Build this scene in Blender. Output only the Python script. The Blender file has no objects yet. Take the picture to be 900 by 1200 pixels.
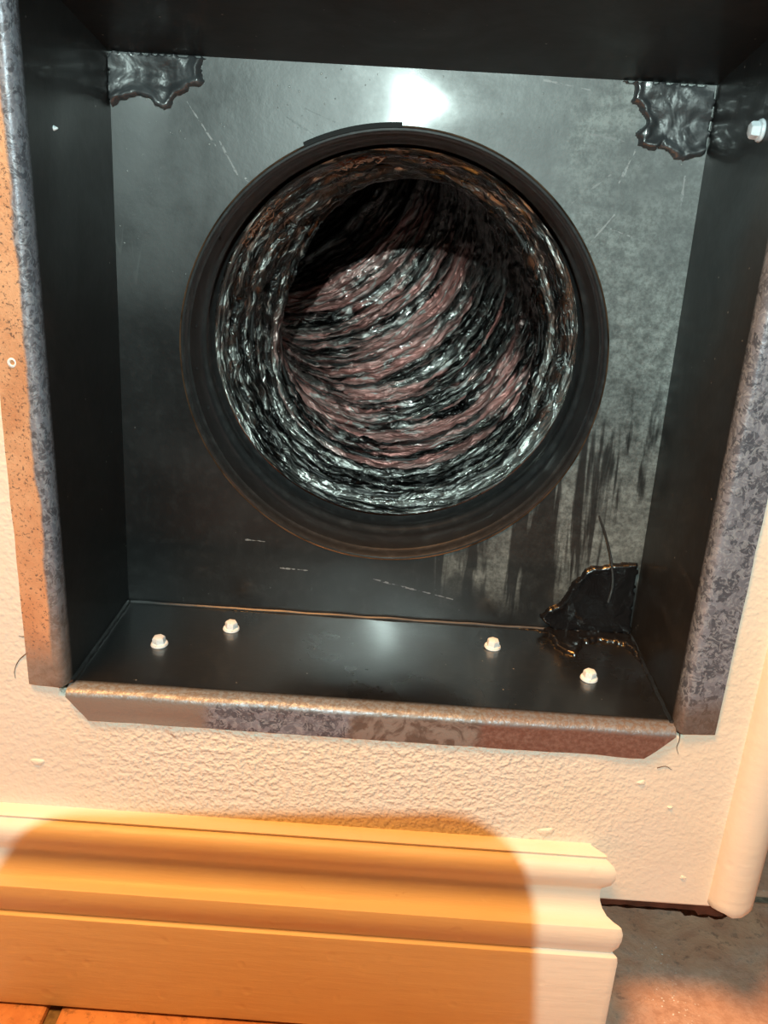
import bpy, bmesh, math, random
from mathutils import Vector, Matrix, noise
import numpy as np
random.seed(7)
S = bpy.context.scene
COL = S.collection

# ------------------------------------------------------------------ camera
F_PX = 1007.5                       # focal length in pixels of a 900x1200 frame
CAM_POS = Vector((0.00747, -0.36834, 0.24099))
CAM_ROT = (1.21578, -0.055015, 0.036110)
cd = bpy.data.cameras.new('camera'); cam = bpy.data.objects.new('camera', cd); COL.objects.link(cam)
cam.location = CAM_POS; cam.rotation_euler = CAM_ROT
cd.sensor_fit = 'VERTICAL'; cd.sensor_height = 36.0; cd.lens = 36.0*F_PX/1200; cd.clip_start = 0.002; cd.clip_end = 50
S.camera = cam
# ------------------------------------------------------------------ world, exposure
w = bpy.data.worlds.new('world'); S.world = w; w.use_nodes = True
w.node_tree.nodes['Background'].inputs[0].default_value = (0.70, 0.60, 0.52, 1)
w.node_tree.nodes['Background'].inputs[1].default_value = 0.011
S.view_settings.view_transform = 'Standard'; S.view_settings.look = 'None'
S.view_settings.gamma = 1; S.view_settings.exposure = 0.0; S.view_settings.use_curve_mapping = False
# ------------------------------------------------------------------ lights
LED_POS = Vector((-0.008, -0.52, 0.40))
ld = bpy.data.lights.new('head_torch', 'POINT'); lo = bpy.data.objects.new('head_torch', ld); COL.objects.link(lo)
lo.location = LED_POS; ld.shadow_soft_size = 0.0014; ld.color = (0.79, 1.0, 0.95); ld.energy = 14.8
wd = bpy.data.lights.new('room_lamp', 'AREA'); wo = bpy.data.objects.new('room_lamp', wd); COL.objects.link(wo)
wd.shape = 'DISK'; wd.size = 0.42; wd.color = (1.0, 0.40, 0.085); wd.energy = 41
wo.location = (-0.42, -0.45, 1.50)
wo.rotation_euler = (Vector((0, 0, -0.1))-wo.location).to_track_quat('-Z', 'Y').to_euler()

# ------------------------------------------------------------------ camera maths on the world
R3 = cam.rotation_euler.to_matrix()
def ray(px, py): return R3 @ Vector(((px-450)/F_PX, -(py-600)/F_PX, -1))
def on_y(px, py, Y):
    d = ray(px, py); return CAM_POS + d*((Y-CAM_POS.y)/d.y)
def on_z(px, py, Z):
    d = ray(px, py); return CAM_POS + d*((Z-CAM_POS.z)/d.z)
def on_x(px, py, X):
    d = ray(px, py); return CAM_POS + d*((X-CAM_POS.x)/d.x)

# ------------------------------------------------------------------ node helpers
class NT:
    def __init__(s, name):
        s.m = bpy.data.materials.new(name); s.m.use_nodes = True
        s.t = s.m.node_tree; s.b = s.t.nodes['Principled BSDF']
        s.co = s.n('ShaderNodeTexCoord').outputs['Object']
    def n(s, ty, **k):
        x = s.t.nodes.new(ty)
        for a, v in k.items(): setattr(x, a, v)
        return x
    def put(s, sock, v):
        if isinstance(v, bpy.types.NodeSocket): s.t.links.new(v, sock)
        elif isinstance(v, tuple) and len(v) == 3 and sock.type == 'RGBA': sock.default_value = (*v, 1)
        else: sock.default_value = v
    def noise(s, scale, detail=4, rough=.55, dist=0, co=None, stretch=None, rot=None):
        c = co or s.co
        if stretch:
            mp = s.n('ShaderNodeMapping'); s.put(mp.inputs[0], c); mp.inputs['Scale'].default_value = stretch
            if rot: mp.inputs['Rotation'].default_value = rot
            c = mp.outputs[0]
        x = s.n('ShaderNodeTexNoise'); s.put(x.inputs['Vector'], c)
        x.inputs['Scale'].default_value = scale; x.inputs['Detail'].default_value = detail
        x.inputs['Roughness'].default_value = rough; x.inputs['Distortion'].default_value = dist
        return x.outputs['Fac']
    def vor(s, scale, feat='F1', co=None, out='Distance', rnd=1):
        x = s.n('ShaderNodeTexVoronoi', feature=feat); s.put(x.inputs['Vector'], co or s.co); x.inputs['Scale'].default_value = scale
        x.inputs['Randomness'].default_value = rnd
        return x.outputs[out]
    def math(s, op, a, b=0.0, c=0.0, clamp=False):
        x = s.n('ShaderNodeMath', operation=op, use_clamp=clamp); s.put(x.inputs[0], a); s.put(x.inputs[1], b); s.put(x.inputs[2], c)
        return x.outputs[0]
    def step(s, v, lo, hi, a=0.0, b=1.0, smooth=True):
        x = s.n('ShaderNodeMapRange', interpolation_type='SMOOTHSTEP' if smooth else 'LINEAR')
        s.put(x.inputs[0], v)
        for i, q in zip((1, 2, 3, 4), (lo, hi, a, b)): s.put(x.inputs[i], q)
        return x.outputs[0]
    def mix(s, f, a, b):
        x = s.n('ShaderNodeMix', data_type='RGBA'); s.put(x.inputs[0], f); s.put(x.inputs[6], a); s.put(x.inputs[7], b)
        return x.outputs[2]
    def xyz(s, co=None):
        x = s.n('ShaderNodeSeparateXYZ'); s.put(x.inputs[0], co or s.co); return x.outputs
    def warp(s, scale, amt):
        x = s.n('ShaderNodeTexNoise'); s.put(x.inputs['Vector'], s.co); x.inputs['Scale'].default_value = scale; x.inputs['Detail'].default_value = 3
        v = s.n('ShaderNodeVectorMath', operation='SUBTRACT'); s.put(v.inputs[0], x.outputs['Color']); v.inputs[1].default_value = (.5, .5, .5)
        v2 = s.n('ShaderNodeVectorMath', operation='SCALE'); s.put(v2.inputs[0], v.outputs[0]); v2.inputs['Scale'].default_value = amt
        v3 = s.n('ShaderNodeVectorMath', operation='ADD'); s.put(v3.inputs[0], s.co); s.put(v3.inputs[1], v2.outputs[0])
        return v3.outputs[0]
    def bump(s, h, dist, strength=1.0):
        x = s.n('ShaderNodeBump'); s.put(x.inputs['Height'], h); x.inputs['Distance'].default_value = dist; x.inputs['Strength'].default_value = strength
        if s.b.inputs['Normal'].links: s.put(x.inputs['Normal'], s.b.inputs['Normal'].links[0].from_socket)
        s.put(s.b.inputs['Normal'], x.outputs[0])
    def set(s, **k):
        nm = dict(color='Base Color', rough='Roughness', metal='Metallic', spec='Specular IOR Level', coat='Coat Weight', coat_rough='Coat Roughness', trans='Transmission Weight', ior='IOR')
        for a, v in k.items(): s.put(s.b.inputs[nm[a]], v)
        return s.m

# ------------------------------------------------------------------ mesh helpers
def obj(name, bm, mat, parent=None, smooth=True, angle=40):
    me = bpy.data.meshes.new(name)
    bmesh.ops.recalc_face_normals(bm, faces=bm.faces[:])
    bm.to_mesh(me); bm.free()
    if mat: me.materials.append(mat)
    if smooth:
        me.polygons.foreach_set('use_smooth', [True]*len(me.polygons))
        me.set_sharp_from_angle(angle=math.radians(angle))
    o = bpy.data.objects.new(name, me); COL.objects.link(o)
    if parent: o.parent = parent; o.matrix_parent_inverse = parent.matrix_world.inverted()
    return o
def empty(name, label, cat, loc=(0, 0, 0)):
    o = bpy.data.objects.new(name, None); COL.objects.link(o); o.location = loc; o.empty_display_size = .02
    o['label'] = label; o['category'] = cat
    bpy.context.view_layer.update()
    return o
def tag(o, label, cat, kind=None):
    o['label'] = label; o['category'] = cat
    if kind: o['kind'] = kind
    return o
def box(bm, lo, hi, bev=0, seg=2):
    r = bmesh.ops.create_cube(bm, size=1)
    for v in r['verts']:
        v.co = Vector([(lo[i]+hi[i])/2 + v.co[i]*(hi[i]-lo[i]) for i in range(3)])
    if bev:
        es = {e for v in r['verts'] for e in v.link_edges}
        bmesh.ops.bevel(bm, geom=list(es), offset=bev, segments=seg, affect='EDGES', profile=.5)
def loft(bm, rows, closed=False):
    """rows of equally many points -> quad strip"""
    V = [[bm.verts.new(p) for p in r] for r in rows]
    for i in range(len(V)-1):
        n = len(V[i])
        for j in range(n if closed else n-1):
            k = (j+1) % n
            bm.faces.new((V[i][j], V[i][k], V[i+1][k], V[i+1][j]))
    return V
def thicken(o, t, off=-1):
    m = o.modifiers.new('thickness', 'SOLIDIFY'); m.thickness = t; m.offset = off
    m = o.modifiers.new('crisp_edges', 'EDGE_SPLIT'); m.split_angle = math.radians(50)
    return o
def tube(bm, pts, r, seg=8, taper=None):
    rows = []
    for i, p in enumerate(pts):
        p = Vector(p); a = Vector(pts[max(0, i-1)]); b = Vector(pts[min(len(pts)-1, i+1)])
        d = (b-a).normalized(); u = d.orthogonal().normalized() if i == 0 else (uu - d*uu.dot(d)).normalized(); uu = u
        v = d.cross(u); rr = r*(taper(i/(len(pts)-1)) if taper else 1)
        rows.append([p + (u*math.cos(t)+v*math.sin(t))*rr for t in [2*math.pi*k/seg for k in range(seg)]])
    V = loft(bm, rows, True)
    bm.faces.new(V[0]); bm.faces.new(list(reversed(V[-1])))
def spline(pts, n=8):
    P = [Vector(p) for p in pts]; P = [P[0]*2-P[1]] + P + [P[-1]*2-P[-2]]; out = []
    for i in range(1, len(P)-2):
        for k in range(n):
            t = k/n; a, b, c, d = P[i-1:i+3]
            out.append(.5*((2*b)+(c-a)*t+(2*a-5*b+4*c-d)*t*t+(3*b-a-3*c+d)*t**3))
    return out + [P[-2]]

# ------------------------------------------------------------------ dimensions (metres)
XL, XR, H, D = -0.1519, 0.1528, 0.3005, 0.104      # box opening and depth; wall face is y = 0
HX, HZ, HR = -0.0002, 0.1559, 0.1153               # hole in the back plate
TILT = 0.045
def plate_y(z): return D + TILT*(z-0.15)
FLOOR_Z = -0.1965
WALL_BOT = -0.1105

# ------------------------------------------------------------------ materials
def mat_wall(name, peel=1.0, base=(0.79, 0.74, 0.65), brush=False):
    t = NT(name)
    n1 = t.noise(9, 4); n2 = t.noise(60, 5, .6)
    c = t.mix(t.step(n1, .35, .7), base, tuple(v*k for v, k in zip(base, (1.0, .965, .90))))
    c = t.mix(t.step(n2, .62, .8, 0, .5), c, tuple(v*.8 for v in base))
    x, y, z = t.xyz()
    if brush:
        st = t.noise(30, 5, .6, stretch=(1, 8, 8))
        t.bump(st, .0006, .5)
        ch = t.vor(55, co=t.warp(30, .02)); t.bump(t.step(ch, 0.0, .22, 0, 1), .0007, .35)
        stain = t.step(t.noise(38, 6, .7, 1.5), .68, .76)
        c = t.mix(t.math('MULTIPLY', stain, .45), c, (.45, .27, .15))
    else:
        pe = t.step(t.noise(300, 1, .5, 0), .32, .75); pe2 = t.noise(560, 1, .5, 0)
        amt = t.math('MULTIPLY', t.step(z, -.13, -.045, .25, 1), t.math('MULTIPLY', t.step(x, .17, .05, .25, 1), t.step(x, -.18, -.08, .3, 1)))
        t.bump(t.math('MULTIPLY', t.math('ADD', pe, pe2), amt), .0008, .8*peel)
        bl = t.vor(26, co=t.warp(20, .03)); t.bump(t.step(bl, .02, .13, 1, 0), .0014, .5)
    t.bump(t.noise(14, 3), .004, .4)
    return t.set(color=c, rough=.42, spec=.35)
M_WALL = mat_wall('cream_wall_paint')
M_TRIM = mat_wall('cream_trim_paint', base=(0.79, 0.725, 0.62), brush=True)

SCRATCHES = [((334, 136), (379, 165), .0004, .003), ((356, 126), (391, 142), .0004, .003), ((748, 176), (728, 214), .0005, .4), ((718, 205), (672, 238), .0003, .3),
             ((722, 252), (694, 284), .0004, .4), ((716, 268), (742, 278), .0005, .4), ((216, 118), (250, 170), .0005, .35), ((286, 209), (297, 219), .0004, .5),
             ((255, 165), (276, 204), .0004, .3), ((285, 628), (312, 631), .0004, .3), ((330, 661), (362, 664), .0003, .35), ((438, 674), (530, 697), .0004, .3),
             ((806, 206), (800, 246), .0005, .35), ((700, 105), (640, 92), .0004, .3), ((735, 165), (690, 155), .0004, .25)]
def mat_black(name, film=False, wear=False, base=.010, rough=.34, gloss=0):
    t = NT(name); x, y, z = t.xyz()
    big = t.noise(14, 5, .6, .5); fine = t.noise(160, 5, .65)
    col = t.mix(t.step(fine, .45, .8), (base, base*1.0, base*1.03), (base*2.2, base*2.2, base*2.2))
    rg = t.step(big, .3, .7, rough-.06, rough+.08)
    spec = .5; coat = .35
    if film:
        # dull grey dust film over the upper and right part of the plate, wiped away in streaks
        wob = t.math('MULTIPLY', t.math('SUBTRACT', t.noise(18, 5, .6, .6), .5), .11)
        s = t.math('ADD', t.math('ADD', t.math('MULTIPLY', x, .75), t.math('MULTIPLY', z, .62)), wob)
        m = t.step(s, .095, .235)
        m2 = t.math('MULTIPLY', t.step(t.math('ADD', x, wob), .015, .075), t.step(t.math('ADD', z, wob), .0, .05))
        m = t.math('MAXIMUM', m, t.math('MULTIPLY', m2, .62))
        st = t.noise(36, 4, .55, .5, stretch=(2.6, 1, .22), rot=(0, -.16, 0))
        low = t.step(z, .19, .11)
        wipe = t.math('MULTIPLY', t.step(st, .51, .59), low)
        m = t.math('MULTIPLY', m, t.math('SUBTRACT', 1.0, t.math('MULTIPLY', wipe, .92)))
        m = t.math('MULTIPLY', m, t.step(fine, .3, .68, .50, 1.05)); m = t.math('MULTIPLY', m, t.step(t.noise(520, 3, .7), .35, .62, .62, 1.1))
        # brushed arcs of scuffing upper right
        arc = t.noise(45, 4, .6, 1.0, stretch=(.35, 1, 2.8), rot=(0, -.32, 0))
        m = t.math('MULTIPLY', m, t.step(arc, .25, .65, .72, 1.05))
        col = t.mix(m, col, (.37, .40, .385))
        col = t.mix(t.math('MULTIPLY', t.step(z, .15, .25), t.step(big, .35, .62, .3, .9)), col, (.095, .102, .104))  # mottled grey upper part, lightened in colour for the halo round the highlight
        rg = t.math('ADD', t.math('MULTIPLY', m, .09), rg)
        # light specks and crumbs
        v = t.vor(330); den = t.step(t.noise(22, 3), .50, .66)
        sp = t.math('MULTIPLY', t.step(v, .10, .19, 1, 0), den)
        sel = t.step(t.noise(300, 1), .58, .64); sp = t.math('MULTIPLY', sp, sel)
        sp = t.math('MULTIPLY', sp, t.step(z, .12, .2, .25, 1))
        col = t.mix(sp, col, (.42, .44, .42))
        # hair scratches
        for i, (rt, sc, th) in enumerate(((.6, 22, .004), (-.75, 18, .004), (.2, 12, .003))):
            mp = t.n('ShaderNodeMapping'); t.put(mp.inputs[0], t.co); mp.inputs['Rotation'].default_value = (0, rt, 0); mp.inputs['Scale'].default_value = (1, 1, .12)
            a = t.noise(sc, 2, .5, .4, co=mp.outputs[0]); ln = t.math('ABSOLUTE', t.math('SUBTRACT', a, .5))
            ln = t.step(ln, 0, th, 1, 0)
            ln = t.math('MULTIPLY', ln, t.step(t.noise(26+9*i, 2), .56, .66))
            ln = t.math('MULTIPLY', ln, t.step(z, .14, .2, .2, 1))
            col = t.mix(t.math('MULTIPLY', ln, .15), col, (.20, .21, .21) if i != 1 else (.004, .004, .004))
        t.bump(sp, .0006, .6)
        for p0, p1, wd_, cc in SCRATCHES:
            a = on_y(*p0, D); b = on_y(*p1, D)
            dx, dz = b.x-a.x, b.z-a.z; L2 = dx*dx+dz*dz
            rx = t.math('SUBTRACT', x, a.x); rz = t.math('SUBTRACT', z, a.z)
            h = t.math('DIVIDE', t.math('ADD', t.math('MULTIPLY', rx, dx), t.math('MULTIPLY', rz, dz)), L2, clamp=True)
            ex = t.math('SUBTRACT', rx, t.math('MULTIPLY', h, dx)); ez = t.math('SUBTRACT', rz, t.math('MULTIPLY', h, dz))
            dd = t.math('SQRT', t.math('ADD', t.math('MULTIPLY', ex, ex), t.math('MULTIPLY', ez, ez)))
            dd = t.math('ADD', dd, t.math('MULTIPLY', t.math('SUBTRACT', t.noise(170, 2), .5), .0022))
            k = t.step(dd, wd_*.5, wd_*1.1, 1, 0)
            k = t.math('MULTIPLY', k, t.step(t.noise(420, 2), .36, .52))
            col = t.mix(t.math('MULTIPLY', k, .8), col, (cc, cc, cc))
        coat = .40; spec = .8
    if wear:
        sp = t.math('MULTIPLY', t.step(t.vor(210), .06, .13, 1, 0), t.step(t.noise(120, 1), .62, .68))
        col = t.mix(sp, col, (.30, .29, .27))
        d = t.step(t.noise(30, 4, .6, .8, stretch=(1, .4, 1)), .6, .75, 0, .35)
        col = t.mix(d, col, (.035, .033, .03))
    t.bump(t.noise(7, 3, .5), .006, .35)
    t.bump(fine, .00022, .5)
    if gloss: spec = 1.0; coat = 1.0
    if wear and not gloss: spec = .5; coat = .12; rg = t.math('ADD', rg, .10)
    return t.set(color=col, rough=rg, spec=spec, coat=coat, coat_rough=.16 if gloss else .10)
M_PLATE = mat_black('black_painted_plate', film=True, rough=.36)
M_PANEL = mat_black('black_painted_panel', wear=True, base=.005, rough=.40)
M_TRAY = mat_black('black_painted_tray', wear=True, base=.005, rough=.30, gloss=1)
M_COLLAR = mat_black('black_painted_collar', base=.028, rough=.38)

def mat_mastic():
    t = NT('black_sealant'); n = t.noise(45, 3, .5, .8)
    t.bump(n, .004, .8); t.bump(t.noise(260, 3), .0006, .5)
    c = t.mix(t.step(n, .4, .7), (.040, .042, .045), (.085, .09, .095))
    return t.set(color=c, rough=.38, spec=.6, coat=.5, coat_rough=.12)
M_MASTIC = mat_mastic()
def mat_tar():
    t = NT('glossy_black_sealant'); t.bump(t.noise(90, 3, .5, .8), .002, .7)
    return t.set(color=(.008, .008, .009), rough=.22, coat=.25, coat_rough=.08)
M_TAR = mat_tar()

def mat_flange(kind):
    t = NT('bare_sheet_metal_'+kind); x, y, z = t.xyz()
    wc = t.warp(170, .012)
    sp = t.vor(290, co=wc, out='Color'); g = t.xyz(sp)[0]
    cr = t.noise(190, 3, .6, 3.0)
    zinc = t.mix(t.step(g, .1, .9), (.09, .11, .145), (.24, .28, .35))
    zinc = t.mix(t.step(cr, .48, .62, 0, .7), zinc, (.36, .42, .49))
    n = t.noise(22, 5, .6, .6); f = t.noise(420, 3, .7)
    if kind == 'left':
        orange = t.mix(t.step(t.noise(40, 4), .35, .65), (.66, .36, .20), (.80, .50, .30))
        orange = t.mix(t.step(t.noise(650, 3, .7), .55, .66), orange, (.22, .15, .11))
        # edge next to the bend stays bare
        e = t.math('ADD', x, t.math('MULTIPLY', t.math('SUBTRACT', n, .5), .008))
        m = t.step(e, -.1578, -.1558, 1, 0)
        m = t.math('MULTIPLY', m, t.step(t.math('ADD', z, t.math('MULTIPLY', n, .03)), .025, .055))
        tan = t.mix(t.step(n, .4, .6), (.20, .15, .11), (.33, .27, .22))
        c = t.mix(m, t.mix(t.step(z, .01, .08, .8, .1), zinc, tan), orange)
    elif kind == 'bottom':
        xx = t.math('ADD', x, t.math('MULTIPLY', t.math('SUBTRACT', n, .5), .05))
        a = t.step(xx, -.088, -.078); b = t.step(xx, -.012, -.002); d = t.step(xx, .052, .062)
        c = t.mix(a, (.27, .25, .23), zinc)
        br = t.mix(t.step(t.noise(60, 4, .6, 2.5), .42, .58), (.14, .12, .11), (.27, .26, .25))
        c = t.mix(b, c, br)
        cop = t.mix(t.step(f, .35, .7), (.17, .095, .08), (.27, .17, .145))
        c = t.mix(d, c, cop)
        # bright rubbed line along the bend
        zz = t.math('ADD', z, t.math('MULTIPLY', t.math('SUBTRACT', n, .5), .004))
        rub = t.step(zz, -.0045, -.0015)
        c = t.mix(t.math('MULTIPLY', rub, .75), c, t.mix(t.step(f, .4, .6), (.28, .35, .42), (.20, .19, .18)))
        c = t.mix(t.step(y, .0035, .008), c, (.008, .008, .008))
    else:
        m = t.step(t.math('ADD', z, t.math('MULTIPLY', n, .02)), .02, .035, .8, 0)
        c = t.mix(m, zinc, (.14, .11, .09))
    if kind in ('left', 'right'):
        c = t.mix(t.step(y, .0035, .0085), c, (.008, .008, .008))
    t.bump(cr, .0005, .5); t.bump(t.noise(40, 3), .0015, .4)
    return t.set(color=c, rough=t.step(f, .3, .7, .38, .55), metal=.35, spec=.5)
M_FL, M_FR, M_FB = mat_flange('left'), mat_flange('right'), mat_flange('bottom')

def mat_screw():
    t = NT('white_coated_screw'); n = t.noise(500, 3)
    t.bump(n, .0003, .5)
    return t.set(color=t.mix(t.step(n, .5, .8), (.82, .90, .95), (.55, .58, .60)), rough=.35, metal=.0)
M_SCREW = mat_screw()

def mat_foil():
    t = NT('foil_duct_liner'); uv = t.n('ShaderNodeUVMap').outputs[0]
    mp = t.n('ShaderNodeMapping'); t.put(mp.inputs[0], uv); mp.inputs['Scale'].default_value = (5, 85, 1); c1 = mp.outputs[0]
    mp = t.n('ShaderNodeMapping'); t.put(mp.inputs[0], uv); mp.inputs['Scale'].default_value = (22, 90, 1); c2 = mp.outputs[0]
    a = t.noise(1.0, 5, .6, 1.2, co=c1); b = t.noise(1.0, 4, .6, 1.5, co=c2)
    mp = t.n('ShaderNodeMapping'); t.put(mp.inputs[0], uv); mp.inputs['Scale'].default_value = (3.5, 24, 1); c3 = mp.outputs[0]
    pk = t.noise(1.0, 6, .65, .8, co=c3)
    u, v, _ = t.xyz(uv)
    side = t.math('MULTIPLY', t.math('MULTIPLY', t.step(u, .36, .46), t.step(u, .92, .80)), t.step(v, .56, .44))  # outside this mask the liner colour is darkened to paint in the duct's shade
    pinkm = t.math('MULTIPLY', t.math('MULTIPLY', t.step(pk, .44, .54), t.step(v, .08, .15)), side)
    pinkm = t.math('MULTIPLY', pinkm, t.step(a, .66, .55))
    pink = t.mix(t.step(a, .35, .65), (1.0, .43, .38), (1.0, .62, .57))
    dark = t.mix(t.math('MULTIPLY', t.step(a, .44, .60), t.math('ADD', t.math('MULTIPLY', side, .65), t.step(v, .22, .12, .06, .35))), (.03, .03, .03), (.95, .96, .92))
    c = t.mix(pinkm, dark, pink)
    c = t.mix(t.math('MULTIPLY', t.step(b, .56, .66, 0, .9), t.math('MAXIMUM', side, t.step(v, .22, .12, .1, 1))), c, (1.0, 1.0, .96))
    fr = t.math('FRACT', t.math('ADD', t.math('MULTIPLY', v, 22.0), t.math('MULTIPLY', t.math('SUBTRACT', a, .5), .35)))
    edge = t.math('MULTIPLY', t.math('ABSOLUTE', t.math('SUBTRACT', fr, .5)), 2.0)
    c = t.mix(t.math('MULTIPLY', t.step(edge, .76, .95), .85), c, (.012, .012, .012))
    t.bump(a, .005, 1.0); t.bump(b, .0035, 1.0)
    mp = t.n('ShaderNodeMapping'); t.put(mp.inputs[0], uv); mp.inputs['Scale'].default_value = (55, 150, 1)
    t.bump(t.vor(1.0, co=mp.outputs[0]), .0022, 1.0)
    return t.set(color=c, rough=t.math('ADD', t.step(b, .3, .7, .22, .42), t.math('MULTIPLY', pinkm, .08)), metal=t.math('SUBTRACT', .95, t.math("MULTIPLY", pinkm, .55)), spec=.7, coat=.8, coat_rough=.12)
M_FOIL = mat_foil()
def simple(name, color, rough=.5, metal=0, nscale=120, amt=.7, bump=.0004):
    t = NT(name); n = t.noise(nscale, 4)
    t.bump(n, bump, .5)
    return t.set(color=t.mix(t.step(n, .35, .7), color, tuple(v*amt for v in color)), rough=rough, metal=metal)
M_TUFT = simple('rust_brown_fibre', (.22, .09, .05), .8)
M_COPPER = simple('worn_hem_edge', (.26, .15, .09), .35, .6, 60, .25)
M_STRING = simple('dark_string', (.03, .03, .03), .4)

def mat_tile():
    t = NT('terracotta_tile')
    oi = t.n('ShaderNodeObjectInfo').outputs['Random']
    n = t.noise(24, 6, .65, .8); f = t.noise(150, 5, .7); x, y, z = t.xyz(t.n('ShaderNodeNewGeometry').outputs['Position'])
    c = t.mix(t.step(n, .3, .7), (.52, .25, .16), (.70, .40, .26))
    c = t.mix(t.step(f, .52, .7, 0, .7), c, (.17, .10, .075))
    du = t.math('MULTIPLY', t.step(t.noise(9, 5, .6, .5, co=t.n('ShaderNodeNewGeometry').outputs['Position']), .35, .6), t.math('MULTIPLY', t.step(y, -.15, -.03, 0, 1), t.step(x, -.02, .1)))
    c = t.mix(t.math('MULTIPLY', du, .65), c, t.mix(t.step(f, .4, .6), (.52, .36, .29), (.74, .53, .43)))
    sp = t.math('MULTIPLY', t.step(t.vor(260), .10, .2, 1, 0), t.step(t.noise(45, 2), .57, .63))
    c = t.mix(t.math('MULTIPLY', sp, .35), c, (.75, .72, .68))
    gp = t.n('ShaderNodeNewGeometry').outputs['Position']
    for (gx_, gy_), rad in (((766, 1120), .013), ((790, 1178), .020)):  # white glints of damp dust painted into the colour at two floor spots
        q = on_z(gx_, gy_, FLOOR_Z); dv = t.n('ShaderNodeVectorMath', operation='DISTANCE'); t.put(dv.inputs[0], gp); dv.inputs[1].default_value = q
        k = t.math('MULTIPLY', t.step(dv.outputs['Value'], rad, rad*.3), t.step(t.vor(520, co=gp), .20, .32, 1, 0))
        k = t.math('MULTIPLY', k, t.step(t.noise(330, 1, co=gp), .52, .58))
        c = t.mix(k, c, (.95, .95, .92))
    t.bump(n, .0025, .6); t.bump(f, .0008, .7)
    return t.set(color=c, rough=t.step(n, .3, .7, .42, .62))
M_TILE = mat_tile()
M_GROUT = simple('grey_grout', (.23, .19, .14), .85, 0, 300, .6, .001)

# ================================================================== SETTING
# wall panel with the square cut-out for the box, bottom edge hanging clear of the floor
def wall_front():
    bm = bmesh.new()
    x0, x1, z0, z1 = -.85, .196, WALL_BOT, 1.05
    hx0, hx1, hz0, hz1 = XL-.004, XR+.004, -.004, H+.024
    T = .018
    xs = [x0, hx0, hx1, x1]; zs = [z0, hz0, hz1, z1]
    for y in (0.0, T):
        V = [[bm.verts.new((x, y, z)) for x in xs] for z in zs]
        for i in range(3):
            for j in range(3):
                if i == 1 and j == 1: continue
                bm.faces.new((V[i][j], V[i][j+1], V[i+1][j+1], V[i+1][j]))
    bm.verts.ensure_lookup_table(); v = bm.verts
    def q(a, b, c, d): bm.faces.new((v[a], v[b], v[c], v[d]))
    for a, b in ((0, 1), (1, 2), (2, 3), (12, 13), (13, 14), (14, 15), (0, 4), (4, 8), (8, 12), (3, 7), (7, 11), (11, 15), (5, 6), (9, 10), (5, 9), (6, 10)):
        q(a, b, b+16, a+16)
    o = obj('wall_front', bm, M_WALL, smooth=False); o['kind'] = 'structure'
    m = o.modifiers.new('soft', 'BEVEL'); m.width = .0012; m.segments = 2
    return o
WALL = wall_front()
bm = bmesh.new(); box(bm, (.186, .018, WALL_BOT), (.198, .62, 1.05)); o = obj('wall_right', bm, M_WALL, smooth=False); o['kind'] = 'structure'
# little paint blisters and chips on the wall
def blob(c, r, h, seed):
    bm = bmesh.new(); n = 18; rows = []
    for k in range(6):
        t = k/5; rr = r*math.sin(t*math.pi/2); hh = h*math.cos(t*math.pi/2)
        rows.append([Vector((c[0]+rr*math.cos(a)*(1+.25*math.sin(3*a+seed)), c[1]-hh+.0002, c[2]+rr*.7*math.sin(a)*(1+.2*math.cos(2*a+seed)))) for a in [2*math.pi*i/n for i in range(n)]])
    loft(bm, rows[1:], True); bm.faces.new([v for v in bm.verts][:n])
    return bm
for px, py, r in ((640, 975, .0045), (800, 1028, .0016), (752, 917, .0022), (44, 893, .0036), (785, 946, .0014), (690, 990, .0016), (615, 1000, .002)):
    c = on_y(px, py, 0); o = obj('paint_blister', blob(c, r, .0011, px), M_WALL, WALL)

# rounded corner trim at the right
def trim_right():
    bm = bmesh.new(); T0, T1 = .1880, .2125
    prof = [(T0, .0), (T0+.0008, -.004), (T0+.003, -.0072), (T0+.0065, -.0092), (T0+.0105, -.0100), (T0+.015, -.0095), (T0+.019, -.0078), (T0+.022, -.0048), (T1, -.0005), (T1, .012), (T1, .034), (T1-.003, .036), (T0+.011, .036), (T0+.011, .0185), (T0+.0082, .0)]
    rows = []
    zs = [(-.0007, .62), (0, .80), (.0009, .93), (.0023, 1.0), (.006, 1.0)]
    cx, cy = (T0+T1)/2, .012
    for dz, sc in zs:
        rows.append([Vector((cx+(x-cx)*sc, cy+(y-cy)*sc, WALL_BOT+.0015+dz+.0012*math.sin(x*400))) for x, y in prof])
    for z in (-.05, .0, .1, .3, .6, 1.05):
        rows.append([Vector((x, y, z)) for x, y in prof])
    V = loft(bm, rows, True); bm.faces.new(V[0]); bm.faces.new(V[-1])
    o = obj('trim_1', bm, M_TRIM, angle=50); o['kind'] = 'structure'
trim_right()

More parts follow.
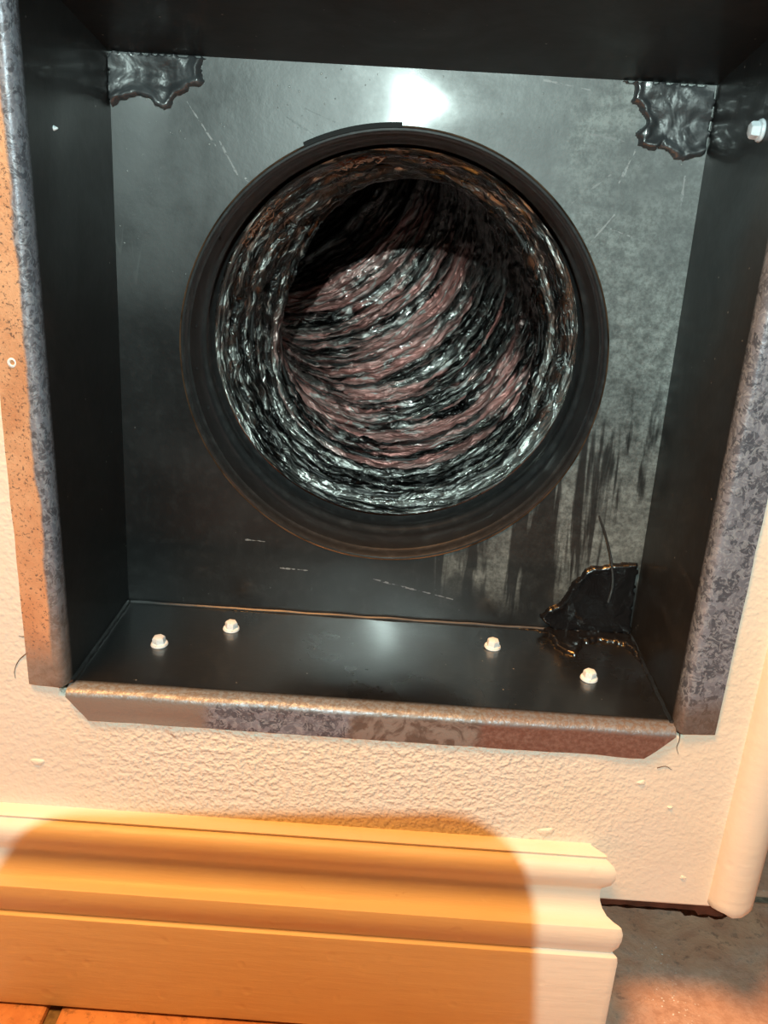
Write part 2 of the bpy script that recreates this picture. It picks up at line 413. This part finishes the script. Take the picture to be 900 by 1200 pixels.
# brown strip added below the wall edge, standing in for the shade there
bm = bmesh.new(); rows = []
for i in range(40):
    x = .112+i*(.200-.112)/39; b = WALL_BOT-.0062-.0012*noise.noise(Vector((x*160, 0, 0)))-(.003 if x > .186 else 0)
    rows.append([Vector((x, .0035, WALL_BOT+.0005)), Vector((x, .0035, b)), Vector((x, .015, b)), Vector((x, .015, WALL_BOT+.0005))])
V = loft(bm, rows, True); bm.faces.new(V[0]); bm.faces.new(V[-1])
o = obj('shade_strip', bm, simple('under_wall_shade', (.085, .024, .012), .7, 0, 90, .4, .001)); o['kind'] = 'structure'
for pts_ in ([(797, 858), (796, 868), (793, 876), (795, 884)], [(33, 764), (22, 774), (17, 786), (18, 795)], [(36, 744), (27, 746), (22, 745)], [(770, 900), (780, 898), (787, 902)]):
    bm = bmesh.new(); tube(bm, spline([on_y(a, b, -.0002) for a, b in pts_], 4), .00032, 5, taper=lambda t: 1-.6*t); obj('paint_hair', bm, simple('brown_hair', (.16, .10, .07), .6), WALL)

# moulded baseboard
def pz(py, Y): return on_y(0, py, Y).z       # heights read along one column of the mouldings
BB = [(0, pz(940, 0)), (-.0035, pz(940, 0)-.0004), (-.0072, pz(952, -.0072)), (-.0085, pz(955, -.0085)),
      (-.0078, pz(957, -.0078)), (-.0095, pz(961, -.0095)), (-.0118, pz(967, -.0118)), (-.0132, pz(974, -.0132)), (-.0132, pz(982, -.0132)), (-.0118, pz(988, -.0118)), (-.0085, pz(991.5, -.0085)),
      (-.0080, pz(994, -.008)), (-.0082, pz(999, -.0082)), (-.0086, pz(1006, -.0086)), (-.0100, pz(1015, -.0100)), (-.0124, pz(1024, -.0124)), (-.0155, pz(1031, -.0155)), (-.0178, pz(1035, -.0178)),
      (-.0190, pz(1038, -.0190)), (-.0200, pz(1045, -.0200)), (-.0200, pz(1053, -.0200)), (-.0192, pz(1060, -.0192)), (-.0172, pz(1065.5, -.0172)),
      (-.0180, pz(1068, -.0180)), (-.0195, pz(1072, -.0195)), (-.0200, pz(1078, -.0200)), (-.0200, pz(1170, -.0200)), (-.0196, FLOOR_Z+.0022), (0, FLOOR_Z+.0022)]
def baseboard():
    bm = bmesh.new()
    XE = .1195
    rows = []
    for x in [-.85, -.4, -.2, -.1, 0, .1]: rows.append([Vector((x, y, z)) for y, z in BB])
    for off, sc in ((-.004, 1), (-.0012, .995), (0, .96)):
        rows.append([Vector((XE+off+(-y)*1.0, y*sc, z)) for y, z in BB])
    V = loft(bm, rows, True); bm.faces.new(V[0]); bm.faces.new(V[-1])
    o = obj('baseboard_front', bm, M_TRIM, angle=38); o['kind'] = 'structure'
    return o
baseboard()

# floor: grout bed with terracotta tiles
bm = bmesh.new(); box(bm, (-1.1, -.50, FLOOR_Z-.03), (1.3, 1.6, FLOOR_Z-.0035))
FLOOR = obj('floor', bm, M_GROUT, smooth=False); FLOOR['kind'] = 'structure'
def tile_mesh():
    bm = bmesh.new(); box(bm, (-.148, -.148, -.012), (.148, .148, 0), .0025, 2)
    for v in bm.verts:
        k = noise.noise(Vector((v.co.x*9, v.co.y*9, 3))); v.co.x += k*.001; v.co.y -= k*.001
    me = bpy.data.meshes.new('tile'); bmesh.ops.recalc_face_normals(bm, faces=bm.faces[:]); bm.to_mesh(me); bm.free(); me.materials.append(M_TILE)
    return me
tm = tile_mesh()
gx = on_z(62, 1185, FLOOR_Z).x
for i in range(-3, 5):
    for j in range(-1, 5):
        o = bpy.data.objects.new('tile', tm); COL.objects.link(o); o.parent = FLOOR
        o.location = (gx+.1515+i*.303, -.20+.1515+j*.303, FLOOR_Z+random.uniform(-.0006, .0004))
        o.rotation_euler = (random.uniform(-.002, .002), random.uniform(-.002, .002), math.pi*random.randint(0, 1)+random.uniform(-.003, .003))

# ================================================================== DUCT BOX
DB = empty('duct_box', 'black painted sheet metal box with a round collar, sunk in the cream wall', 'duct box', (0, D/2, 0))

# back plate with hole
def back_plate():
    bm = bmesh.new(); n = 96; rows = []
    x0, x1, z0, z1 = XL-.0005, XR+.0005, -.0005, H+.0005
    def edge(a):
        c, s = math.cos(a), math.sin(a); ts = []
        if c > 1e-9: ts.append((x1-HX)/c)
        if c < -1e-9: ts.append((x0-HX)/c)
        if s > 1e-9: ts.append((z1-HZ)/s)
        if s < -1e-9: ts.append((z0-HZ)/s)
        return min(ts)
    angs = sorted([2*math.pi*i/n for i in range(n)] + [math.atan2(z-HZ, x-HX) % (2*math.pi) for x in (x0, x1) for z in (z0, z1)])
    for k in range(9):
        t = k/8
        row = []
        for a in angs:
            r = HR+(edge(a)-HR)*t; x, z = HX+r*math.cos(a), HZ+r*math.sin(a)
            y = plate_y(z) + .0006*noise.noise(Vector((x*14, z*14, 1)))*(4*t*(1-t))
            row.append(Vector((x, y, z)))
        rows.append(row)
    loft(bm, rows, True)
    return thicken(obj('back_plate', bm, M_PLATE, DB), .0009, 1)
back_plate()

# four bent panels, each with its flange folded out over the wall
RB = .0035
def fold_panel(name, mat, fmat, mapf, u0, u1, fw, chamfer, fu0=None, fu1=None, wob=.0004, seed=0, n=40):
    """mapf(u, out, y): u runs along the edge, out = distance outward from the opening"""
    fu0 = u0 if fu0 is None else fu0; fu1 = u1 if fu1 is None else fu1
    us = [u0+(u1-u0)*i/n for i in range(n+1)]
    bm = bmesh.new(); rows = []
    ys = [None, D*.75, D*.5, D*.25, .012, .0075]
    for k, y in enumerate(ys):
        rows.append([mapf(u, .0, y) for u in us])
    loft(bm, rows)
    p = thicken(obj(name, bm, mat, DB), .0008, 0)
    bm = bmesh.new(); rows = []
    uf = [fu0+(fu1-fu0)*i/n for i in range(n+1)]
    prof = [(0, .0075), (0, .005)] + [(RB-RB*math.cos(a), .0035-(RB+.0022)*math.sin(a)) for a in [math.pi/2*i/6 for i in range(1, 7)]]
    for o_, y_ in prof: rows.append([(mapf(u, o_, y_ + wob*noise.noise(Vector((u*30, seed, 0)))), o_) for u in uf])
    rows = [[a for a, b in r] for r in rows]
    steps = 5
    for k in range(1, steps+1):
        o_ = RB+(fw-RB)*k/steps
        row = []
        for i, u in enumerate(uf):
            c0, c1 = chamfer
            ux = u
            f = k/steps
            ux = (fu0+c0*f) + (u-fu0)/(fu1-fu0)*((fu1-c1*f)-(fu0+c0*f))
            oo = o_ + (.0004*noise.noise(Vector((u*60, seed+5, 0))) if k == steps else 0)
            row.append(mapf(ux, oo, -.0022+.0012*f + wob*noise.noise(Vector((u*30, seed, f*2)))))
        rows.append(row)
    loft(bm, rows)
    fl = thicken(obj('flange', bm, fmat, p), .0008, 0)
    return p, fl
yk = lambda y, z: plate_y(z) if y is None else y
def side_z(u, y): return u*(1+(.021/H)*(1-max(0, y)/yk(None, H)))
def m_left(u, o, y): return Vector((XL-o, yk(y, u), side_z(u, yk(y, u))))
def m_right(u, o, y): return Vector((XR+o, yk(y, u), side_z(u, yk(y, u))))
def m_bot(u, o, y): return Vector((u, yk(y, 0), -o))
SPLAY = .021
def m_top(u, o, y):
    yy = yk(y, H); return Vector((u, yy, H+o+SPLAY*(1-max(0, yy)/yk(None, H))))
PL, FLl = fold_panel('side_panel', M_PANEL, M_FL, m_left, 0, H, .0185, (0, 0), fu0=.0015, fu1=H+.0015, seed=1)
PR, FLr = fold_panel('side_panel', M_PANEL, M_FR, m_right, 0, H, .0190, (0, 0), fu0=-.001, fu1=H+.0015, seed=2)
PB, FLb = fold_panel('bottom_panel', M_TRAY, M_FB, m_bot, XL, XR, .0175, (.0100, .0135), seed=3, wob=.0010)
PT, FLt = fold_panel('top_panel', M_PANEL, M_FR, m_top, XL, XR, .0180, (.011, .011), seed=4)
FLl['label'] = 'bare flange with orange speckled coating and grey rubbed edge'
FLr['label'] = 'bare grey spangled flange'
FLb['label'] = 'bare flange, tan, grey and copper brown along its length'
# seams of black sealant run down the inner corners
for xs, sg in ((XL, 1), (XR, -1)):
    bm = bmesh.new()
    pts = [(xs+sg*.0006, y, .0006) for y in np.linspace(.004, plate_y(0)-.002, 24)]
    pts = [Vector(p)+Vector((noise.noise(Vector(p)*160)*.0008, 0, abs(noise.noise(Vector(p)*120))*.0007)) for p in pts]
    tube(bm, pts, .0016, 6); obj('corner_seam', bm, M_TRAY, PB)
bm = bmesh.new()
pts = [Vector((x, plate_y(0)-.0012, .0008+.0006*noise.noise(Vector((x*60, 0, 0))))) for x in np.linspace(XL+.002, XR-.002, 60)]
tube(bm, pts, .0009, 6); obj('corner_seam', bm, simple('grey_seam', (.10, .10, .10), .35), PB)

# collar
def lathe_y(prof, n=128, wob=0):
    bm = bmesh.new(); rows = []
    for r, d in prof:
        rows.append([Vector((HX+(r+wob*noise.noise(Vector((math.cos(a)*2, math.sin(a)*2, d*60))))*math.cos(a), plate_y(HZ+r*math.sin(a))+d, HZ+r*math.sin(a))) for a in [2*math.pi*i/n for i in range(n)]])
    loft(bm, rows, True); return bm
CO = obj('collar', lathe_y([(.1172, -.0004), (.1166, -.0012), (.1156, -.0014), (.1150, -.0006), (.1147, .003), (.1145, .0055), (.1136, .0065), (.1136, .0076), (.1143, .0088), (.1140, .030), (.1137, .034), (.1124, .0355), (.1112, .037), (.1112, .0385), (.1122, .0398), (.1120, .049), (.1106, .052), (.1100, .053)], wob=.0004), M_COLLAR, DB)
thicken(CO, .0006, 1)
obj('hem', lathe_y([(.1179, -.0001), (.1177, -.0009), (.1173, -.0011), (.1168, -.0004)], wob=.0006), M_COPPER, CO)
# overlap of the collar seam at the top
bm = bmesh.new(); rows = []
for r, d in ((.1168, -.0015), (.1190, -.0012), (.1192, .0)):
    rows.append([Vector((HX+r*math.cos(a), plate_y(HZ+r*math.sin(a))+d, HZ+r*math.sin(a))) for a in np.linspace(math.radians(91), math.radians(116), 24)])
loft(bm, rows); thicken(obj('seam_overlap', bm, simple('dull_black_edge', (.004, .004, .004), .75), CO), .0005, 0)
# small dents / rivets on the collar inside
for a, d in ((188, .018), (176, .022), (200, .020), (150, .018)):
    a = math.radians(a); bm = bmesh.new(); bmesh.ops.create_uvsphere(bm, u_segments=10, v_segments=6, radius=.0011)
    bmesh.ops.scale(bm, vec=(.6, 1.4, 1), verts=bm.verts[:])
    bmesh.ops.translate(bm, vec=(HX+.1138*math.cos(a), plate_y(HZ)+d, HZ+.1138*math.sin(a)), verts=bm.verts[:])
    obj('rivet', bm, M_COLLAR, CO)

# sealant patches
def inside(p, poly):
    x, y = p; c = False; n = len(poly)
    for i in range(n):
        x1, y1 = poly[i]; x2, y2 = poly[(i+1) % n]
        if (y1 > y) != (y2 > y) and x < (x2-x1)*(y-y1)/(y2-y1)+x1: c = not c
    return c
def dist(p, poly, skip=()):
    best = 9
    for i in range(len(poly)):
        if i in skip: continue
        ax, ay = poly[i]; bx, by = poly[(i+1) % len(poly)]; dx, dy = bx-ax, by-ay
        t = max(0, min(1, ((p[0]-ax)*dx+(p[1]-ay)*dy)/(dx*dx+dy*dy+1e-12)))
        best = min(best, math.hypot(p[0]-ax-t*dx, p[1]-ay-t*dy))
    return best
def patch(poly, mapf, h, seed, skip=(), step=.0011, parent=DB, rough=1.0, name='sealant_patch', mat=None):
    xs = [p[0] for p in poly]; ys = [p[1] for p in poly]
    nx = int((max(xs)-min(xs))/step)+4; ny = int((max(ys)-min(ys))/step)+4
    bm = bmesh.new(); G = {}
    for i in range(nx):
        for j in range(ny):
            u = min(xs)-step+i*step; v = min(ys)-step+j*step
            uu = u+.0016*noise.noise(Vector((u*260, v*260, seed))); vv = v+.0016*noise.noise(Vector((u*260, v*260, seed+9)))
            if inside((uu, vv), poly):
                d = dist((uu, vv), poly, skip)
                k = min(1, d/.0022); k = math.sqrt(max(0, 1-(1-k)**2))
                lump = noise.noise(Vector((u*70, v*70, seed)))+0.25*noise.noise(Vector((u*210, v*210, seed+2)))
                hh = k*h*(1+.65*rough*lump) + k*h*.5*math.exp(-((d-.002)/.002)**2)
                G[i, j] = bm.verts.new(mapf(u, v, max(.0002, hh)))
    rim = {}
    def get(i, j):
        if (i, j) in G: return G[i, j]
        if (i, j) not in rim:
            u = min(xs)-step+i*step; v = min(ys)-step+j*step
            nb = [(i+a, j+b) for a in (-1, 0, 1) for b in (-1, 0, 1) if (i+a, j+b) in G]
            if nb:
                u = u*.4+.6*sum(min(xs)-step+a*step for a, b in nb)/len(nb); v = v*.4+.6*sum(min(ys)-step+b*step for a, b in nb)/len(nb)
            u = min(max(xs), max(min(xs), u)); v = min(max(ys), max(min(ys), v))
            rim[i, j] = bm.verts.new(mapf(u, v, -.0003))
        return rim[i, j]
    for i in range(nx-1):
        for j in range(ny-1):
            q = [(i, j), (i+1, j), (i+1, j+1), (i, j+1)]
            if sum(k in G for k in q) >= 1: bm.faces.new([get(*k) for k in q])
    return obj(name, bm, mat or M_MASTIC, parent, angle=80)
def to_plate(pts):
    out = []
    for px, py in pts:
        p = on_y(px, py, D+.005 if py < 300 else D-.006); out.append((p.x, p.z))
    return out
def map_plate(u, v, h): return Vector((u, plate_y(v)-h, v))
pA = to_plate([(121, 56), (162, 56), (200, 60), (244, 62), (234, 78), (240, 96), (222, 106), (208, 112), (198, 131), (184, 126), (174, 116), (160, 113), (140, 119), (121, 126)])
pA = [(max(x, XL+.0008), min(z, H-.0006)) for x, z in pA]
patch(pA, map_plate, .0028, 3, skip=(0, 1, 2, 13), step=.0009)
pB = to_plate([(728, 88), (845, 94), (834, 182), (812, 184), (798, 191), (784, 181), (774, 171), (764, 178), (749, 170), (746, 158), (757, 146), (752, 128), (741, 118), (744, 102)])
pB = [(min(x, XR-.0008), min(z, H-.0006)) for x, z in pB]
patch(pB, map_plate, .0028, 8, skip=(0, 1), step=.0009)
pC = to_plate([(748, 659), (716, 661), (692, 664), (676, 676), (664, 694), (655, 706), (640, 712), (630, 722), (646, 738), (742, 742)])
pC = [(min(x, XR-.0008), max(z, .0008)) for x, z in pC]
patch(pC, map_plate, .0022, 12, skip=(8, 9), rough=.7, mat=M_TAR)
def to_tray(pts): return [(on_z(px, py, 0).x, on_z(px, py, 0).y) for px, py in pts]
pD = to_tray([(634, 730), (742, 738), (756, 768), (764, 792), (748, 776), (730, 758), (700, 752), (684, 756), (676, 770), (664, 768), (652, 762), (640, 744)])
pD = [(min(x, XR-.0010), min(y, plate_y(0)-.0008)) for x, y in pD]
patch(pD, lambda u, v, h: Vector((u, v, h)), .0020, 15, skip=(0, 1), rough=.8, mat=M_TAR)
# thin smear ridge along the rear of the tray
pE = to_tray([(400, 714), (640, 731), (648, 745), (600, 735), (520, 727), (440, 722)])
pE = [(x, min(y, plate_y(0)-.0008)) for x, y in pE]
patch(pE, lambda u, v, h: Vector((u, v, h)), .0007, 18, skip=(0,), rough=.5, mat=M_TAR)
# loose dark string stuck in the sealant
sp = [(702, 604), (710, 628), (716, 655), (718, 684), (712, 704)]
pts = []
for i, (px, py) in enumerate(sp):
    p = on_y(px, py, D-.006-.004*math.sin(i/4*math.pi)); pts.append(Vector((p.x, min(p.y, plate_y(p.z)-.002), p.z)))
bm = bmesh.new(); tube(bm, spline(pts), .00085, 6, taper=lambda t: .6+.4*t); obj('loose_string', bm, M_STRING, DB)

# screws
def screw_bm():
    bm = bmesh.new()
    def disc(prof, n, wob=0):
        rows = [[Vector((r*math.cos(a), r*math.sin(a), z)) for a in [2*math.pi*i/n for i in range(n)]] for r, z in [(q*1.12, w_*1.12) for q, w_ in prof]]
        V = loft(bm, rows, True); bm.faces.new(V[0]); bm.faces.new(V[-1])
    disc([(.0040, .0), (.0043, .0006), (.0040, .0014), (.0030, .0017)], 28)
    disc([(.0032, .0014), (.0033, .0020), (.0032, .0040), (.0028, .0047), (.0018, .0050)], 6)
    return bm
scr = None
ROOTS = []
def screw(pos, normal, rot, parent):
    global scr
    if scr is None: o = obj('screw', screw_bm(), M_SCREW, angle=30); scr = o
    else: o = scr.copy(); COL.objects.link(o)
    q = Vector(normal).to_track_quat('Z', 'Y') @ Matrix.Rotation(rot, 3, 'Z').to_quaternion()
    o.rotation_mode = 'QUATERNION'; o.rotation_quaternion = q; o.location = pos
    o.parent = parent; o.matrix_parent_inverse = parent.matrix_world.inverted()
    return o
bpy.context.view_layer.update()
for (px, py), t in zip(((187, 755), (271, 737), (577, 758), (690, 795)), (.2, .5, .9, .3)):
    p = on_z(px, py, .0008)
    screw((p.x, p.y, .0003), (random.uniform(-.06, .06), -.05, 1), t, PB)
p = on_x(891, 153, XR-.001); screw((XR-.0003, p.y, p.z), (-1, 0, 0), .4, PR)
p = on_x(62, 150, XL)
bm = bmesh.new(); bmesh.ops.create_cone(bm, cap_ends=True, segments=10, radius1=.0013, radius2=.0003, depth=.002); bmesh.ops.rotate(bm, matrix=Matrix.Rotation(math.pi/2, 3, 'Y'), verts=bm.verts[:])
bmesh.ops.translate(bm, vec=(XL+.0012, p.y, p.z), verts=bm.verts[:]); obj('screw_tip', bm, M_SCREW, PL)
# nail head and eyelet on the left flange
p = on_y(14, 425, -.002); bm = bmesh.new(); rows = []
for r, d in ((.0022, 0), (.0021, .0006), (.0014, .0009), (.0009, .0003), (.0008, -.0002)):
    rows.append([Vector((p.x+r*math.cos(a), -.0014-d, p.z+r*math.sin(a))) for a in [2*math.pi*i/20 for i in range(20)]])
V = loft(bm, rows, True); bm.faces.new(V[-1]); obj('eyelet', bm, M_SCREW, FLl)

# ================================================================== FLEXIBLE DUCT
FD = empty('flexible_duct', 'crinkled silver foil duct with pink patches, behind the round collar', 'duct', (0, .15, HZ))
BA = math.radians(43); U = Vector((-math.cos(BA), 0, math.sin(BA))); Yv = Vector((0, 1, 0)); VV = Vector((math.sin(BA), 0, math.cos(BA)))
def axis(s):
    """point, tangent, inward dir"""
    S0, RBd = DUCT_S0, DUCT_R
    base = Vector((HX, .1540, HZ))
    if s < S0: return base+Yv*s, Yv, U
    ph = (s-S0)/RBd; mx = math.radians(100)
    c = base+Yv*S0
    p1 = min(ph, mx)
    pt = c + U*(RBd-RBd*math.cos(p1)) + Yv*(RBd*math.sin(p1))
    tg = U*math.sin(p1)+Yv*math.cos(p1)
    if ph > mx: pt = pt+tg*((ph-mx)*RBd)
    return pt, tg, U*math.cos(p1)-Yv*math.sin(p1)
DUCT_S0, DUCT_R, DUCT_r = .085, .21, .1075
def buckle(a, s):
    # slack film sags inward on the inside of the bend; the bulge at the upper right of the mouth is there to throw shade
    b1 = .021*max(0, math.cos(a+math.radians(22)))**2*min(1, max(0, s-.015)/.09)
    b2 = .003*max(0, math.cos(a-math.radians(72)))**2*math.exp(-((s-.075)/.03)**2)  # upper bulge shaped to throw shade deeper into the duct
    b3 = .009*max(0, math.cos(a-math.radians(128)))**2*math.exp(-((s-.045)/.028)**2)
    return b1+b2+b3
def duct():
    L = DUCT_S0+DUCT_R*math.radians(100)+.12
    ns, na = 620, 420
    P = .026                                   # pitch of the wire helix
    sv = np.linspace(0, L, ns)
    co = np.zeros((ns, na, 3)); 
    N = noise.noise
    for i, s in enumerate(sv):
        c, tg, inn = axis(s); vv = VV
        for j in range(na):
            a = 2*math.pi*j/na; ca, sa = math.cos(a), math.sin(a)
            ph = s/P - a/(2*math.pi); fr = ph-math.floor(ph)
            ridge = abs(2*fr-1)                # 1 at wire, 0 between
            g = N(Vector((ca*2.2, sa*2.2, s*26)))
            g2 = N(Vector((ca*7+3, sa*7, s*70)))
            cr = 1-abs(N(Vector((ca*3.5, sa*3.5, s*230+5)))*2)
            cr2 = 1-abs(N(Vector((ca*12, sa*12, s*330+15)))*2)
            r = DUCT_r - .0058*(ridge**3) + .0020*g + .0012*g2 - .0024*max(0, cr) - .0013*max(0, cr2)
            # slack film buckles inward on the inside of the bend
            r -= buckle(a, s)
            if s < .02: r = r + (.1095-r)*(1-s/.02)**2
            q = c + inn*(r*ca) + vv*(r*sa)
            sh = .0022*N(Vector((ca*5, sa*5, s*60+9)))
            q = q + tg*sh
            co[i, j] = q
    verts = co.reshape(-1, 3)
    I, J = np.meshgrid(np.arange(ns-1), np.arange(na), indexing='ij'); K = (J+1) % na
    faces = np.stack([I*na+J, (I+1)*na+J, (I+1)*na+K, I*na+K], -1).reshape(-1, 4)
    me = bpy.data.meshes.new('liner'); me.from_pydata(verts.tolist(), [], faces.tolist())
    uvl = me.uv_layers.new(name='UVMap')
    lu = np.stack([J/na, I/ns, J/na, (I+1)/ns, (J+1)/na, (I+1)/ns, (J+1)/na, I/ns], -1).reshape(-1)
    # seam shift by helix so that patches follow the windings
    lu = lu.reshape(-1, 2); lu[:, 1] = lu[:, 1] - lu[:, 0]*(P/L); uvl.data.foreach_set('uv', lu.astype(np.float32).reshape(-1))
    me.materials.append(M_FOIL); me.polygons.foreach_set('use_smooth', [True]*len(me.polygons))
    o = bpy.data.objects.new('liner', me); COL.objects.link(o); o.parent = FD; o.matrix_parent_inverse = FD.matrix_world.inverted()
    # wire helix showing under the film
    bm = bmesh.new(); pts = []
    turns = int(L/P)
    for k in range(int(turns*56)):
        a = 2*math.pi*k/56; s = (k/56)*P
        if s < .012: continue
        c, tg, inn = axis(s); r = DUCT_r-.0052-buckle(a % (2*math.pi), s)
        pts.append(c+inn*(r*math.cos(a))+VV*(r*math.sin(a)))
    tube(bm, pts, .0009, 6); obj('wire_helix', bm, simple('foil_covered_wire', (.05, .05, .05), .55, .2), FD)
    # closed far end of the run
    bm = bmesh.new(); c, tg, inn = axis(L-.004)
    rows = [[c+inn*(r*math.cos(a))+VV*(r*math.sin(a)) for a in [2*math.pi*i/48 for i in range(48)]] for r in (.112, .05, .001)]
    loft(bm, rows, True); obj('end_cap', bm, simple('dark_duct_end', (.01, .01, .01), .9), FD)
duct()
# brown fibre poking out round the top of the collar
rnd = random.Random(3)
bm = bmesh.new()
for cl, n in ((math.radians(104), 60), (math.radians(142), 40), (math.radians(80), 30), (math.radians(52), 20)):
    for k in range(n):
        a = cl+rnd.gauss(0, .06); r = .1075-abs(rnd.gauss(0, .0016)); y = .156+rnd.uniform(0, .010)
        p = Vector((HX+r*math.cos(a), y, HZ+r*math.sin(a)))
        tdir = Vector((-math.sin(a), rnd.uniform(-.4, .4), math.cos(a)))*rnd.choice((-1, 1))
        q = p+tdir*rnd.uniform(.002, .006)+Vector((0, 0, -.001)); m = (p+q)/2+Vector((rnd.gauss(0, .0012), rnd.gauss(0, .0012), rnd.gauss(0, .0012)))
        tube(bm, [p, m, q], rnd.uniform(.0002, .0005), 4)
o = obj('insulation_fibres', bm, M_TUFT, FD); o['kind'] = 'stuff'

# ================================================================== the phone the picture is taken with (casts the rounded shadow)
def phone():
    W_, HH, TH = .0840, .160, .0080
    # local frame = camera frame: +x right, +y up, -z forward
    PH = empty('smartphone', 'dark smartphone held upright before the wall box, camera lens facing the duct', 'phone', CAM_POS)
    Mx = Matrix.Translation(CAM_POS) @ R3.to_4x4()
    cx, cy = .0142-W_/2, .0220-HH/2
    def rr(w_, h_, r, z, n=10):
        pts = []
        for sx, sy, a0 in ((1, 1, 0), (-1, 1, 90), (-1, -1, 180), (1, -1, 270)):
            for k in range(n+1):
                a = math.radians(a0+90*k/n); pts.append(Vector((cx+sx*(w_/2-r)+r*math.cos(a), cy+sy*(h_/2-r)+r*math.sin(a), z)))
        return pts
    def solid(name, rows, mat, par, hole=False):
        bm = bmesh.new(); V = loft(bm, [[Mx @ p for p in r] for r in rows], True)
        bm.faces.new(V[0]); bm.faces.new(V[-1]); return obj(name, bm, mat, par)
    z0 = .0045
    solid('body', [rr(W_-.002, HH-.002, .013, z0), rr(W_, HH, .014, z0+.001), rr(W_, HH, .014, z0+TH-.001), rr(W_-.002, HH-.002, .013, z0+TH)], simple('phone_glass', (.02, .02, .022), .3), PH)
    solid('screen', [rr(W_-.006, HH-.006, .011, z0+TH+.00005), rr(W_-.006, HH-.006, .011, z0+TH+.0004)], simple('phone_screen', (.01, .01, .01), .1), PH)
    bm = bmesh.new(); rows = []
    for r, z in ((.0060, z0), (.0060, z0-.0016), (.0050, z0-.0020), (.0045, z0-.0012)):
        rows.append([Mx @ Vector((r*math.cos(a), r*math.sin(a), z)) for a in [2*math.pi*i/32 for i in range(32)]])
    V = loft(bm, rows, True); bm.faces.new(V[-1]); obj('camera_lens', bm, simple('lens_ring', (.05, .05, .05), .2, .5), PH)
phone()
